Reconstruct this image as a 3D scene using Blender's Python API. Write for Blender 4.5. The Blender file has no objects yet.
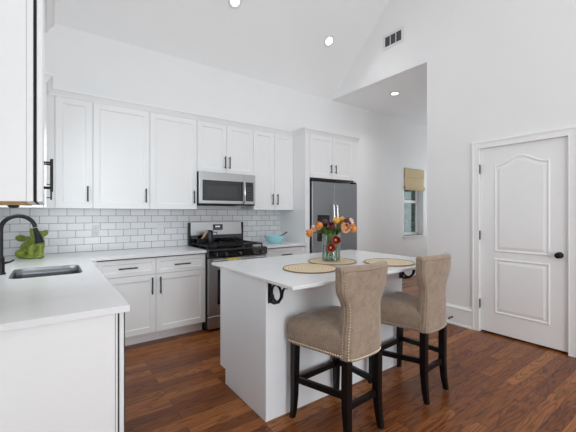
import bpy, bmesh, math, random
from mathutils import Vector, Matrix
random.seed(7)
R = math.radians
C = bpy.context.scene.collection
sc = bpy.context.scene

# ------------------------------------------------------------------ camera
cam = bpy.data.cameras.new('camera'); co = bpy.data.objects.new('camera', cam); C.objects.link(co)
co.location = (0, -4.14, 1.324); co.rotation_euler = (R(90), 0, R(-35.955))
cam.sensor_width = 36; cam.lens = 329.574*36/576; cam.shift_y = (213.361-216)/576
cam.clip_start = 0.05
sc.camera = co
# ------------------------------------------------------------------ world, exposure
w = bpy.data.worlds.new('sky'); sc.world = w; w.use_nodes = True
bg = w.node_tree.nodes['Background']; bg.inputs[0].default_value = (0.86, 0.93, 1, 1); bg.inputs[1].default_value = 1.4
sc.view_settings.view_transform = 'Standard'; sc.view_settings.look = 'None'
sc.view_settings.gamma = 1; sc.view_settings.use_curve_mapping = False
sc.view_settings.exposure = -0.25
try:
    sc.cycles.max_bounces = 14; sc.cycles.diffuse_bounces = 8; sc.cycles.transparent_max_bounces = 16
    sc.cycles.caustics_reflective = False; sc.cycles.caustics_refractive = False
except Exception: pass
# ------------------------------------------------------------------ lights
def area(name, loc, rot, sx, sy, power, col=(1, 1, 1), spread=180):
    l = bpy.data.lights.new(name, 'AREA'); l.shape = 'RECTANGLE'; l.size = sx; l.size_y = sy
    l.energy = power; l.color = col; l.spread = R(spread)
    o = bpy.data.objects.new(name, l); C.objects.link(o); o.location = loc; o.rotation_euler = [R(a) for a in rot]
    return o
# daylight entering by the tall windows of the rear wall (behind the camera)
WC = (.86, .95, 1)
area('daylight_rear_window', (0.75, -7.36, 1.25), (90, 0, 0), 1.5, 2.3, 106, WC)
area('daylight_rear_window', (2.75, -7.36, 1.75), (90, 0, 0), 1.5, 2.1, 32, WC)
area('daylight_gable_window', (1.8, -7.36, 4.2), (95, 0, 0), 2.6, 1.3, 16, WC)
area('daylight_sink_window', (-.345, -1.2, 1.72), (48, 0, -90), .8, 1.0, 12, WC)
# added fill lamp at the hall's closed far end, no window there
area('hall_fill_light', (7.9, -0.9, 1.7), (90, 0, 90), 1.2, 1.8, 20, WC)
DOWN = [(1.782, -.615), (3.298, -.61)]
HALL = (4.539, -.83)

# ------------------------------------------------------------------ materials
def srgb(c):
    if isinstance(c, str): c = [int(c[i:i+2], 16)/255 for i in (0, 2, 4)]
    return tuple(x/12.92 if x <= .04045 else ((x+.055)/1.055)**2.4 for x in c) + (1,)
def node(nt, t, **kw):
    n = nt.nodes.new(t)
    for k, v in kw.items(): setattr(n, k, v)
    return n
def mat(name, col, rough=.5, metal=0, var=0, vscale=8, bump=0, bscale=60, coat=0, sheen=0, stretch=None, spec=.5):
    m = bpy.data.materials.new(name); m.use_nodes = True; nt = m.node_tree; b = nt.nodes['Principled BSDF']
    col = srgb(col); b.inputs['Base Color'].default_value = col
    b.inputs['Roughness'].default_value = rough; b.inputs['Metallic'].default_value = metal
    b.inputs['Coat Weight'].default_value = coat; b.inputs['Sheen Weight'].default_value = sheen
    b.inputs['Specular IOR Level'].default_value = spec
    tc = node(nt, 'ShaderNodeTexCoord')
    src = tc.outputs['Object']
    if stretch:
        mp = node(nt, 'ShaderNodeMapping'); mp.inputs['Scale'].default_value = stretch
        nt.links.new(src, mp.inputs[0]); src = mp.outputs[0]
    if var:
        n = node(nt, 'ShaderNodeTexNoise'); n.inputs['Scale'].default_value = vscale; n.inputs['Detail'].default_value = 5
        nt.links.new(src, n.inputs['Vector'])
        r = node(nt, 'ShaderNodeValToRGB')
        r.color_ramp.elements[0].position = .3; r.color_ramp.elements[1].position = .7
        r.color_ramp.elements[0].color = tuple(max(0, c*(1-var)) for c in col[:3]) + (1,)
        r.color_ramp.elements[1].color = tuple(min(1, c*(1+var)) for c in col[:3]) + (1,)
        nt.links.new(n.outputs[0], r.inputs[0]); nt.links.new(r.outputs[0], b.inputs['Base Color'])
    if bump:
        n2 = node(nt, 'ShaderNodeTexNoise'); n2.inputs['Scale'].default_value = bscale; n2.inputs['Detail'].default_value = 3
        nt.links.new(src, n2.inputs['Vector'])
        bp = node(nt, 'ShaderNodeBump'); bp.inputs['Strength'].default_value = bump; bp.inputs['Distance'].default_value = .002
        nt.links.new(n2.outputs[0], bp.inputs['Height']); nt.links.new(bp.outputs[0], b.inputs['Normal'])
    return m
M = {}
M['wall'] = mat('wall_paint', 'f0f0f0', .55, var=.01, vscale=2, bump=.03, bscale=250)
M['ceil'] = mat('ceiling_paint', 'f3f3f3', .7, var=.01, vscale=2)
M['trim'] = mat('trim_paint', 'f2f2f2', .35, var=.008, vscale=5)
M['cab'] = mat('cabinet_paint', 'efefef', .38, var=.008, vscale=5)
M['isl'] = mat('island_paint', 'e9ebee', .42, var=.008, vscale=5)
M['gap'] = mat('dark_gap', '161616', .8)  # near black: shade put into gaps, and black parts
M['black'] = mat('black_metal', '141414', .38, .3, var=.15, vscale=30)
M['blackgloss'] = mat('black_glass', '08090a', .08, coat=.5)
M['iron'] = mat('cast_iron', '17171a', .5, .2, var=.2, vscale=40, bump=.2, bscale=200)
M['steel'] = mat('brushed_steel', 'b2b3b4', .34, 1, var=.06, vscale=20, stretch=(1, 40, 40))
M['fridge'] = mat('dark_brushed_steel', '9c9fa2', .38, 1, var=.05, vscale=14, stretch=(60, 60, 1))
M['sink'] = mat('sink_steel', '85878a', .34, .9, var=.05, vscale=30, stretch=(1, 20, 1))
M['chrome'] = mat('chrome', 'd8d8d8', .14, 1)
M['legwood'] = mat('black_wood', '070606', .4, var=.2, vscale=12, spec=.3)
M['ply'] = mat('raw_plywood', 'c39a55', .6, var=.18, vscale=6, stretch=(2, 25, 2))
M['green'] = mat('green_glaze', '76861f', .3, var=.35, vscale=14, coat=.4, bump=.3, bscale=30)
M['towel'] = mat('yellow_cloth', 'cdb45c', .9, var=.2, vscale=40, bump=.4, bscale=300)
M['teal'] = mat('turquoise_glaze', 'a9e0e8', .25, var=.06, vscale=10, coat=.3)
M['spoon'] = mat('grey_plastic', '55585c', .5)
M['wood'] = mat('light_wood', 'd2a27c', .5, var=.12, vscale=20)
M['stem'] = mat('stem_green', '5f8038', .5, var=.25, vscale=25)
M['leaf'] = mat('leaf_green', '547a2e', .45, var=.3, vscale=20)
M['shade'] = mat('woven_shade', 'd6bf97', .8, var=.22, vscale=30, stretch=(1, 1, 14), bump=.4, bscale=160)
M['plastic'] = mat('white_plastic', 'e4e4e4', .35)
M['siding'] = mat('dark_siding', '2a2d2f', .7, var=.1, vscale=3)
M['hedge'] = mat('hedge_green', '48604c', .7, var=.4, vscale=14)
M['concrete'] = mat('outdoor_paving', '8a8a86', .8, var=.1, vscale=4)
M['nail'] = mat('bronze_nail', 'b3a38d', .32, .8)
M['pot'] = mat('gunmetal_enamel', '3a3c40', .35, .5, var=.1, vscale=20)
for n, c in dict(t_orange='d98328', t_yellow='e3a63c', t_dark='4a1724', t_maroon='6a1a22', t_pink='efc3b0', t_peach='f0b48f', t_red='a32a1c').items():
    M[n] = mat('petal_'+n[2:], c, .5, var=.2, vscale=40, sheen=.2)
M['pistil'] = mat('pistil_yellow', 'e8c860', .6)

def emis(name, col, s):
    m = bpy.data.materials.new(name); m.use_nodes = True; nt = m.node_tree; b = nt.nodes['Principled BSDF']
    b.inputs['Base Color'].default_value = (0.9, .9, .9, 1)
    b.inputs['Emission Color'].default_value = srgb(col); b.inputs['Emission Strength'].default_value = s
    return m
M['lamp'] = emis('lamp_lens', 'fff8ee', 9)
M['digits'] = emis('display_digits', 'cfe6f2', .6)

def glass(name, tint, base=.04, k=.6):
    m = bpy.data.materials.new(name); m.use_nodes = True; nt = m.node_tree; nt.nodes.clear()
    o = node(nt, 'ShaderNodeOutputMaterial'); mx = node(nt, 'ShaderNodeMixShader')
    t = node(nt, 'ShaderNodeBsdfTransparent'); t.inputs[0].default_value = tint
    g = node(nt, 'ShaderNodeBsdfGlossy'); g.inputs['Roughness'].default_value = .03
    lw = node(nt, 'ShaderNodeLayerWeight'); lw.inputs[0].default_value = .25
    ad = node(nt, 'ShaderNodeMath', operation='MULTIPLY_ADD'); ad.inputs[1].default_value = k; ad.inputs[2].default_value = base
    nt.links.new(lw.outputs['Fresnel'], ad.inputs[0]); nt.links.new(ad.outputs[0], mx.inputs[0])
    nt.links.new(t.outputs[0], mx.inputs[1]); nt.links.new(g.outputs[0], mx.inputs[2]); nt.links.new(mx.outputs[0], o.inputs[0])
    return m
M['glass'] = glass('clear_glass', (.93, .97, .95, 1))
M['pane'] = glass('window_glass', (.75, .8, .8, 1), .02, .2)
M['water'] = glass('water', (.8, .9, .84, 1), .02)

def floor_mat():
    m = bpy.data.materials.new('oak_floor'); m.use_nodes = True; nt = m.node_tree; b = nt.nodes['Principled BSDF']
    L = nt.links.new
    tc = node(nt, 'ShaderNodeTexCoord')
    br = node(nt, 'ShaderNodeTexBrick'); br.offset = .37; br.offset_frequency = 2; br.squash = 1
    br.inputs['Color1'].default_value = (0, 0, 0, 1); br.inputs['Color2'].default_value = (1, 1, 1, 1); br.inputs['Mortar'].default_value = (.5, .5, .5, 1)
    br.inputs['Scale'].default_value = 1; br.inputs['Mortar Size'].default_value = .0012; br.inputs['Mortar Smooth'].default_value = .2
    br.inputs['Brick Width'].default_value = 1.1; br.inputs['Row Height'].default_value = .092; br.inputs['Bias'].default_value = 0
    L(tc.outputs['Object'], br.inputs['Vector'])
    # per-plank shift of the grain
    sep = node(nt, 'ShaderNodeSeparateXYZ'); L(tc.outputs['Object'], sep.inputs[0])
    mul = node(nt, 'ShaderNodeMath', operation='MULTIPLY'); mul.inputs[1].default_value = 9.0; L(br.outputs['Color'], mul.inputs[0])
    com = node(nt, 'ShaderNodeCombineXYZ')
    ax = node(nt, 'ShaderNodeMath', operation='ADD'); L(sep.outputs[0], ax.inputs[0]); L(mul.outputs[0], ax.inputs[1]); L(ax.outputs[0], com.inputs[0])
    L(sep.outputs[1], com.inputs[1]); L(mul.outputs[0], com.inputs[2])
    mp = node(nt, 'ShaderNodeMapping'); mp.inputs['Scale'].default_value = (.75, 6.5, 1); L(com.outputs[0], mp.inputs[0])
    n1 = node(nt, 'ShaderNodeTexNoise'); n1.inputs['Scale'].default_value = 1.5; n1.inputs['Detail'].default_value = 2; n1.inputs['Distortion'].default_value = .3
    L(mp.outputs[0], n1.inputs['Vector'])
    # cathedral rings
    ring = node(nt, 'ShaderNodeMath', operation='MULTIPLY'); ring.inputs[1].default_value = 14; L(n1.outputs[0], ring.inputs[0])
    fr = node(nt, 'ShaderNodeMath', operation='FRACT'); L(ring.outputs[0], fr.inputs[0])
    r1 = node(nt, 'ShaderNodeValToRGB'); e = r1.color_ramp.elements
    e[0].position = 0; e[0].color = (.35, .33, .32, 1); e[1].position = .35; e[1].color = (1, 1, 1, 1)
    e2 = r1.color_ramp.elements.new(.85); e2.color = (1, 1, 1, 1); e3 = r1.color_ramp.elements.new(1); e3.color = (.55, .55, .55, 1)
    L(fr.outputs[0], r1.inputs[0])
    # fine pores
    mp2 = node(nt, 'ShaderNodeMapping'); mp2.inputs['Scale'].default_value = (6, 150, 1); L(com.outputs[0], mp2.inputs[0])
    n2 = node(nt, 'ShaderNodeTexNoise'); n2.inputs['Scale'].default_value = 1; n2.inputs['Detail'].default_value = 3; L(mp2.outputs[0], n2.inputs['Vector'])
    r2 = node(nt, 'ShaderNodeValToRGB'); r2.color_ramp.elements[0].position = .35; r2.color_ramp.elements[0].color = (.62, .62, .62, 1); r2.color_ramp.elements[1].position = .58
    L(n2.outputs[0], r2.inputs[0])
    pc = node(nt, 'ShaderNodeValToRGB'); e = pc.color_ramp.elements
    e[0].color = srgb('784222'); e[1].color = srgb('aa6a39'); q = pc.color_ramp.elements.new(.5); q.color = srgb('90542b')
    L(br.outputs['Color'], pc.inputs[0])
    m1 = node(nt, 'ShaderNodeMix', data_type='RGBA', blend_type='MULTIPLY'); m1.inputs[0].default_value = .85
    L(pc.outputs[0], m1.inputs[6]); L(r1.outputs[0], m1.inputs[7])
    m2 = node(nt, 'ShaderNodeMix', data_type='RGBA', blend_type='MULTIPLY'); m2.inputs[0].default_value = .7
    L(m1.outputs[2], m2.inputs[6]); L(r2.outputs[0], m2.inputs[7])
    m3 = node(nt, 'ShaderNodeMix', data_type='RGBA'); m3.inputs[7].default_value = srgb('2a1810')
    L(br.outputs['Fac'], m3.inputs[0]); L(m2.outputs[2], m3.inputs[6])
    L(m3.outputs[2], b.inputs['Base Color'])
    b.inputs['Roughness'].default_value = .27; b.inputs['Specular IOR Level'].default_value = .25
    bp = node(nt, 'ShaderNodeBump'); bp.inputs['Strength'].default_value = .15; bp.inputs['Distance'].default_value = .001
    L(r2.outputs[0], bp.inputs['Height']); L(bp.outputs[0], b.inputs['Normal'])
    return m
M['floor'] = floor_mat()

def tile_mat():
    m = bpy.data.materials.new('subway_tile'); m.use_nodes = True; nt = m.node_tree; b = nt.nodes['Principled BSDF']; L = nt.links.new
    tc = node(nt, 'ShaderNodeTexCoord'); sp = node(nt, 'ShaderNodeSeparateXYZ'); cm = node(nt, 'ShaderNodeCombineXYZ')
    L(tc.outputs['Object'], sp.inputs[0]); L(sp.outputs[0], cm.inputs[0]); L(sp.outputs[2], cm.inputs[1])
    br = node(nt, 'ShaderNodeTexBrick'); br.offset = .5
    br.inputs['Color1'].default_value = srgb('e9e9ea'); br.inputs['Color2'].default_value = srgb('dfdfe1'); br.inputs['Mortar'].default_value = srgb('8c8d90')
    br.inputs['Scale'].default_value = 1; br.inputs['Mortar Size'].default_value = .0028; br.inputs['Mortar Smooth'].default_value = .25
    br.inputs['Brick Width'].default_value = .152; br.inputs['Row Height'].default_value = .0763
    L(cm.outputs[0], br.inputs['Vector']); L(br.outputs['Color'], b.inputs['Base Color'])
    b.inputs['Roughness'].default_value = .22
    bp = node(nt, 'ShaderNodeBump'); bp.invert = True; bp.inputs['Strength'].default_value = .5; bp.inputs['Distance'].default_value = .002
    L(br.outputs['Fac'], bp.inputs['Height']); L(bp.outputs[0], b.inputs['Normal'])
    return m
M['tile'] = tile_mat()

def quartz_mat(name, base, vein):
    m = bpy.data.materials.new(name); m.use_nodes = True; nt = m.node_tree; b = nt.nodes['Principled BSDF']; L = nt.links.new
    tc = node(nt, 'ShaderNodeTexCoord')
    n = node(nt, 'ShaderNodeTexNoise'); n.inputs['Scale'].default_value = 1.1; n.inputs['Detail'].default_value = 6; n.inputs['Distortion'].default_value = 1.2
    L(tc.outputs['Object'], n.inputs['Vector'])
    r = node(nt, 'ShaderNodeValToRGB'); e = r.color_ramp.elements
    e[0].position = .47; e[0].color = srgb(base); e[1].position = .53; e[1].color = srgb(base)
    q = r.color_ramp.elements.new(.5); q.color = srgb(vein)
    L(n.outputs[0], r.inputs[0]); L(r.outputs[0], b.inputs['Base Color'])
    b.inputs['Roughness'].default_value = .22
    return m
M['quartz'] = quartz_mat('white_quartz', 'e6e6e7', 'e1e1e2')

def velvet_mat():
    m = bpy.data.materials.new('taupe_velvet'); m.use_nodes = True; nt = m.node_tree; b = nt.nodes['Principled BSDF']; L = nt.links.new
    tc = node(nt, 'ShaderNodeTexCoord')
    n = node(nt, 'ShaderNodeTexNoise'); n.inputs['Scale'].default_value = 22; n.inputs['Detail'].default_value = 6; n.inputs['Roughness'].default_value = .65; n.inputs['Distortion'].default_value = .8
    L(tc.outputs['Object'], n.inputs['Vector'])
    r = node(nt, 'ShaderNodeValToRGB'); e = r.color_ramp.elements
    e[0].position = .34; e[0].color = srgb('8b7867'); e[1].position = .66; e[1].color = srgb('a08d7b')
    L(n.outputs[0], r.inputs[0]); L(r.outputs[0], b.inputs['Base Color'])
    b.inputs['Roughness'].default_value = .85; b.inputs['Sheen Weight'].default_value = .35; b.inputs['Sheen Roughness'].default_value = .4
    n2 = node(nt, 'ShaderNodeTexNoise'); n2.inputs['Scale'].default_value = 260
    L(tc.outputs['Object'], n2.inputs['Vector'])
    bp = node(nt, 'ShaderNodeBump'); bp.inputs['Strength'].default_value = .25; bp.inputs['Distance'].default_value = .001
    L(n2.outputs[0], bp.inputs['Height']); L(bp.outputs[0], b.inputs['Normal'])
    return m
M['velvet'] = velvet_mat()

def mat_rattan():
    m = bpy.data.materials.new('woven_rattan'); m.use_nodes = True; nt = m.node_tree; b = nt.nodes['Principled BSDF']; L = nt.links.new
    tc = node(nt, 'ShaderNodeTexCoord'); sp = node(nt, 'ShaderNodeSeparateXYZ'); L(tc.outputs['Object'], sp.inputs[0])
    cm = node(nt, 'ShaderNodeCombineXYZ'); L(sp.outputs[0], cm.inputs[0]); L(sp.outputs[1], cm.inputs[1])
    ln = node(nt, 'ShaderNodeVectorMath', operation='LENGTH'); L(cm.outputs[0], ln.inputs[0])
    k = node(nt, 'ShaderNodeMath', operation='MULTIPLY'); k.inputs[1].default_value = 2*math.pi/.024; L(ln.outputs[1], k.inputs[0])
    s = node(nt, 'ShaderNodeMath', operation='SINE'); L(k.outputs[0], s.inputs[0])
    at = node(nt, 'ShaderNodeMath', operation='ARCTAN2'); L(sp.outputs[1], at.inputs[0]); L(sp.outputs[0], at.inputs[1])
    k2 = node(nt, 'ShaderNodeMath', operation='MULTIPLY'); k2.inputs[1].default_value = 44; L(at.outputs[0], k2.inputs[0])
    s2 = node(nt, 'ShaderNodeMath', operation='SINE'); L(k2.outputs[0], s2.inputs[0])
    mm = node(nt, 'ShaderNodeMath', operation='MULTIPLY'); L(s.outputs[0], mm.inputs[0]); L(s2.outputs[0], mm.inputs[1])
    ad = node(nt, 'ShaderNodeMath', operation='ADD'); L(mm.outputs[0], ad.inputs[0]); L(s.outputs[0], ad.inputs[1])
    mr = node(nt, 'ShaderNodeMapRange'); mr.inputs[1].default_value = -2; mr.inputs[2].default_value = 2; L(ad.outputs[0], mr.inputs[0])
    r = node(nt, 'ShaderNodeValToRGB'); e = r.color_ramp.elements
    e[0].position = .1; e[0].color = srgb('a1855c'); e[1].position = .55; e[1].color = srgb('e6d4b4')
    L(mr.outputs[0], r.inputs[0]); L(r.outputs[0], b.inputs['Base Color']); b.inputs['Roughness'].default_value = .7
    bp = node(nt, 'ShaderNodeBump'); bp.inputs['Strength'].default_value = .5; bp.inputs['Distance'].default_value = .002
    L(mr.outputs[0], bp.inputs['Height']); L(bp.outputs[0], b.inputs['Normal'])
    return m
M['rattan'] = mat_rattan()
M['rim'] = mat('rattan_rim', '8a7355', .7, var=.3, vscale=60)

# ------------------------------------------------------------------ mesh helpers
class MB:
    def __init__(s): s.bm = bmesh.new()
    def _merge(s, b2):
        me = bpy.data.meshes.new('tmp'); b2.to_mesh(me); b2.free(); s.bm.from_mesh(me); bpy.data.meshes.remove(me)
    def box(s, x0, x1, y0, y1, z0, z1, bev=0, seg=1):
        b = bmesh.new(); bmesh.ops.create_cube(b, size=1)
        for v in b.verts: v.co = Vector(((x0+x1)/2+v.co.x*(x1-x0), (y0+y1)/2+v.co.y*(y1-y0), (z0+z1)/2+v.co.z*(z1-z0)))
        if bev: bmesh.ops.bevel(b, geom=b.edges[:], offset=bev, segments=seg, affect='EDGES', profile=.5)
        s._merge(b); return s
    def tube(s, pts, r, n=12, caps=True, flat=1.0):
        """round bar along a list of points; r a number or a list"""
        pts = [Vector(p) for p in pts]; rr = r if isinstance(r, (list, tuple)) else [r]*len(pts)
        b = bmesh.new(); rings = []; up = None
        for i, p in enumerate(pts):
            t = (pts[min(i+1, len(pts)-1)]-pts[max(i-1, 0)]).normalized()
            if up is None:
                a = Vector((0, 0, 1)) if abs(t.z) < .9 else Vector((1, 0, 0)); up = t.cross(a).normalized()
            up = (up-t*up.dot(t)).normalized(); vv = t.cross(up)
            rings.append([b.verts.new(p+(up*math.cos(2*math.pi*k/n)+vv*math.sin(2*math.pi*k/n)*flat)*rr[i]) for k in range(n)])
        for a, c in zip(rings, rings[1:]):
            for k in range(n): b.faces.new((a[k], a[(k+1) % n], c[(k+1) % n], c[k]))
        if caps: b.faces.new(rings[0][::-1]); b.faces.new(rings[-1])
        s._merge(b); return s
    def lathe(s, prof, n=32, c=(0, 0, 0), axis='Z'):
        b = bmesh.new(); rings = []
        for r, z in prof:
            if r < 1e-6: rings.append([b.verts.new((0, 0, z))])
            else: rings.append([b.verts.new((r*math.cos(2*math.pi*k/n), r*math.sin(2*math.pi*k/n), z)) for k in range(n)])
        for a, d in zip(rings, rings[1:]):
            for k in range(n):
                k2 = (k+1) % n
                if len(a) == 1 and len(d) == 1: continue
                if len(a) == 1: b.faces.new((a[0], d[k2], d[k]))
                elif len(d) == 1: b.faces.new((a[k], a[k2], d[0]))
                else: b.faces.new((a[k], a[k2], d[k2], d[k]))
        mt = {'Z': Matrix(), 'Y': Matrix.Rotation(R(90), 4, 'X'), 'X': Matrix.Rotation(R(90), 4, 'Y')}[axis]
        for v in b.verts: v.co = mt @ v.co + Vector(c)
        bmesh.ops.recalc_face_normals(b, faces=b.faces[:])
        s._merge(b); return s
    def ball(s, c, r, u=16, v=10, rot=None):
        b = bmesh.new(); bmesh.ops.create_uvsphere(b, u_segments=u, v_segments=v, radius=1)
        r = r if isinstance(r, (tuple, list)) else (r, r, r)
        for q in b.verts:
            p = Vector((q.co.x*r[0], q.co.y*r[1], q.co.z*r[2]))
            if rot: p = rot @ p
            q.co = p+Vector(c)
        s._merge(b); return s
    def prism(s, loop, a0, a1, axis='Y', bev=0):
        """2-D loop extruded along an axis: 'Y' loop=(x,z); 'X' loop=(y,z); 'Z' loop=(x,y)"""
        f = {'Y': lambda p, t: (p[0], t, p[1]), 'X': lambda p, t: (t, p[0], p[1]), 'Z': lambda p, t: (p[0], p[1], t)}[axis]
        b = bmesh.new(); A = [b.verts.new(f(p, a0)) for p in loop]; B = [b.verts.new(f(p, a1)) for p in loop]
        n = len(loop); b.faces.new(A); b.faces.new(B[::-1])
        for k in range(n): b.faces.new((A[k], B[k], B[(k+1) % n], A[(k+1) % n]))
        bmesh.ops.recalc_face_normals(b, faces=b.faces[:])
        if bev: bmesh.ops.bevel(b, geom=b.edges[:], offset=bev, segments=1, affect='EDGES')
        s._merge(b); return s
    def sheet(s, loop, holes, z0, z1, axis='Z', bev=0):
        """plate with holes; loops are 2-D, extruded between z0 and z1 along axis"""
        f = {'Y': lambda p, t: (p[0], t, p[1]), 'X': lambda p, t: (t, p[0], p[1]), 'Z': lambda p, t: (p[0], p[1], t)}[axis]
        b = bmesh.new()
        for lp in [loop]+holes:
            vs = [b.verts.new(f(p, z0)) for p in lp]
            for k in range(len(vs)): b.edges.new((vs[k], vs[(k+1) % len(vs)]))
        bmesh.ops.triangle_fill(b, use_beauty=True, use_dissolve=False, edges=b.edges[:])
        g = bmesh.ops.extrude_face_region(b, geom=b.faces[:])
        d = {'Y': Vector((0, z1-z0, 0)), 'X': Vector((z1-z0, 0, 0)), 'Z': Vector((0, 0, z1-z0))}[axis]
        bmesh.ops.translate(b, vec=d, verts=[v for v in g['geom'] if isinstance(v, bmesh.types.BMVert)])
        bmesh.ops.recalc_face_normals(b, faces=b.faces[:])
        if bev:
            ed = [e for e in b.edges if len(e.link_faces) == 2 and e.calc_face_angle(0) > .8]
            bmesh.ops.bevel(b, geom=ed, offset=bev, segments=2, affect='EDGES', profile=.5)
        s._merge(b); return s
    def loft(s, rings, caps=True):
        b = bmesh.new(); RR = [[b.verts.new(p) for p in r] for r in rings]; n = len(rings[0])
        for a, c in zip(RR, RR[1:]):
            for k in range(n): b.faces.new((a[k], a[(k+1) % n], c[(k+1) % n], c[k]))
        if caps:
            b.faces.new(RR[-1])
            if caps != 'end': b.faces.new(RR[0][::-1])
        bmesh.ops.recalc_face_normals(b, faces=b.faces[:])
        s._merge(b); return s
    def build(s, name, m, parent=None, smooth=False, loc=(0, 0, 0)):
        me = bpy.data.meshes.new(name); s.bm.to_mesh(me); s.bm.free()
        me.materials.append(m if not isinstance(m, str) else M[m])
        if smooth:
            for p in me.polygons: p.use_smooth = True
            try: me.set_sharp_from_angle(angle=R(38))
            except Exception: pass
        o = bpy.data.objects.new(name, me); C.objects.link(o); o.parent = parent; o.location = loc
        return o
def thing(name, label, cat, loc=(0, 0, 0), rz=0, group=None):
    o = bpy.data.objects.new(name, None); C.objects.link(o); o.location = loc; o.rotation_euler = (0, 0, R(rz))
    o.empty_display_size = .1
    return tag(o, label, cat, group)
def tag(o, label, cat, group=None):
    o['label'] = label; o['category'] = cat
    if group: o['group'] = group
    return o
def struct(o): o['kind'] = 'structure'; return o
def copy_tree(o, parent=None):
    c = o.copy(); C.objects.link(c); c.parent = parent
    for ch in list(o.children): copy_tree(ch, c)
    return c
def rrect(x0, x1, y0, y1, r, n=6):
    out = []
    for cx, cy, a0 in ((x1-r, y1-r, 0), (x0+r, y1-r, 90), (x0+r, y0+r, 180), (x1-r, y0+r, 270)):
        for k in range(n+1):
            a = R(a0+90*k/n); out.append((cx+r*math.cos(a), cy+r*math.sin(a)))
    return out

# ================================================================== SETTING
XL, XR, ZC, ZTOP = -.356, 3.927, 3.27, 5.4
SL = .92
YF = -7.5                      # rear wall (behind the camera)
XE = 8.0                       # far end of the hall
yk = -(ZTOP-ZC)/SL
struct(MB().box(XL-.1, XE+.1, YF-.1, .35, -.1, 0).build('floor', 'floor'))
# back wall with the hall window opening
wx0, wx1, wz0, wz1 = 5.99, 6.70, .85, 2.28
struct(MB().sheet([(XL-.1, 0), (XE+.1, 0), (XE+.1, ZC+.1), (XL-.1, ZC+.1)], [[(wx0, wz0), (wx1, wz0), (wx1, wz1), (wx0, wz1)]], 0, .2, 'Y').build('wall_back', 'wall'))
struct(MB().sheet([(.2, 0), (.2, ZC), (0, ZC), (yk, ZTOP), (YF, ZTOP), (YF, 0)], [[(-1.62, 1.12), (-.78, 1.12), (-.78, 2.32), (-1.62, 2.32)]], XL-.1, XL, 'X').build('wall_left', 'wall'))
struct(MB().box(XL-.09, XL-.08, -1.62, -.78, 1.12, 2.32).build('window_5', 'plastic'))
# right wall: gable with the opening to the hall (between the back wall and the door wall) and the door opening
dy0, dy1, dzt = -2.396, -3.196, 2.056
WL = -1.764
struct(MB().prism([(0, ZC), (yk, ZTOP), (YF, ZTOP), (YF, 0), (dy1, 0), (dy1, dzt), (dy0, dzt), (dy0, 0), (WL, 0), (WL, ZC)], XR, XR+.12, 'X').build('wall_right', 'wall'))
# rear wall with window openings closed by white blinds
rw = [(.0, 1.5), (2.0, 3.5)]
holes = [[(a, .08 if a < 1 else .7), (b, .08 if a < 1 else .7), (b, 2.45 if a < 1 else 2.8), (a, 2.45 if a < 1 else 2.8)] for a, b in rw]+[[(.5, 3.55), (3.1, 3.55), (3.1, 4.85), (.5, 4.85)]]
struct(MB().sheet([(XL-.1, 0), (XR+.12, 0), (XR+.12, ZTOP), (XL-.1, ZTOP)], holes, YF-.1, YF, 'Y').build('wall_rear', 'wall'))
for i, h in enumerate(holes):
    f = MB().box(h[0][0], h[1][0], YF-.09, YF-.08, h[0][1], h[2][1]).build('window_%d' % (i+2), 'plastic'); struct(f)
# ceilings
t = .08
struct(MB().prism([(.1, ZC-.1*SL), (yk, ZTOP), (YF, ZTOP), (YF, ZTOP+.1), (yk-.03, ZTOP+.1), (.1, ZC-.1*SL+.12)], XL-.1, XR+.005, 'X').build('ceiling', 'ceil'))
struct(MB().box(XR+.1205, XE+.1, -3.6, .1, ZC, ZC+.1).build('ceiling_hall', 'ceil'))
# hall partitions and an added unseen wall blocking outdoor light under the door
struct(MB().box(XR+.12, XE, WL-.10, WL, 0, ZC).build('wall_hall', 'wall'))
struct(MB().box(XE, XE+.1, -3.6, 0, 0, ZC).build('wall_hall_end', 'wall'))
struct(MB().box(XR+.12, XE, -3.6, -3.5, 0, ZC).build('wall_light_block', 'wall'))
# backsplash
struct(MB().box(XL, 2.846, -.009, 0, .914, 1.380).build('backsplash', 'tile', loc=(0, 0, 0)))
# --- window_1 (hall)
wf = MB()
d0, d1 = .13, .17
wf.sheet([(wx0+.001, wz0+.001), (wx1-.001, wz0+.001), (wx1-.001, wz1-.001), (wx0+.001, wz1-.001)], [[(wx0+.055, wz0+.06), (wx1-.055, wz0+.06), (wx1-.055, 1.55), (wx0+.055, 1.55)], [(wx0+.055, 1.61), (wx1-.055, 1.61), (wx1-.055, wz1-.05), (wx0+.055, wz1-.05)]], d0, d1, 'Y', bev=.002)
wo = wf.build('window_1', 'trim'); struct(wo)
MB().box(wx0+.05, wx1-.05, .148, .152, wz0+.05, wz1-.04).build('pane', 'pane', wo)
MB().box(wx0-.03, wx1+.03, -.03, .13, wz0-.03, wz0, .004).build('window_sill', 'trim', wo)
MB().box(wx0-.01, wx1+.01, -.012, 0, wz0-.075, wz0-.03, .003).build('apron', 'trim', wo)
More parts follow.
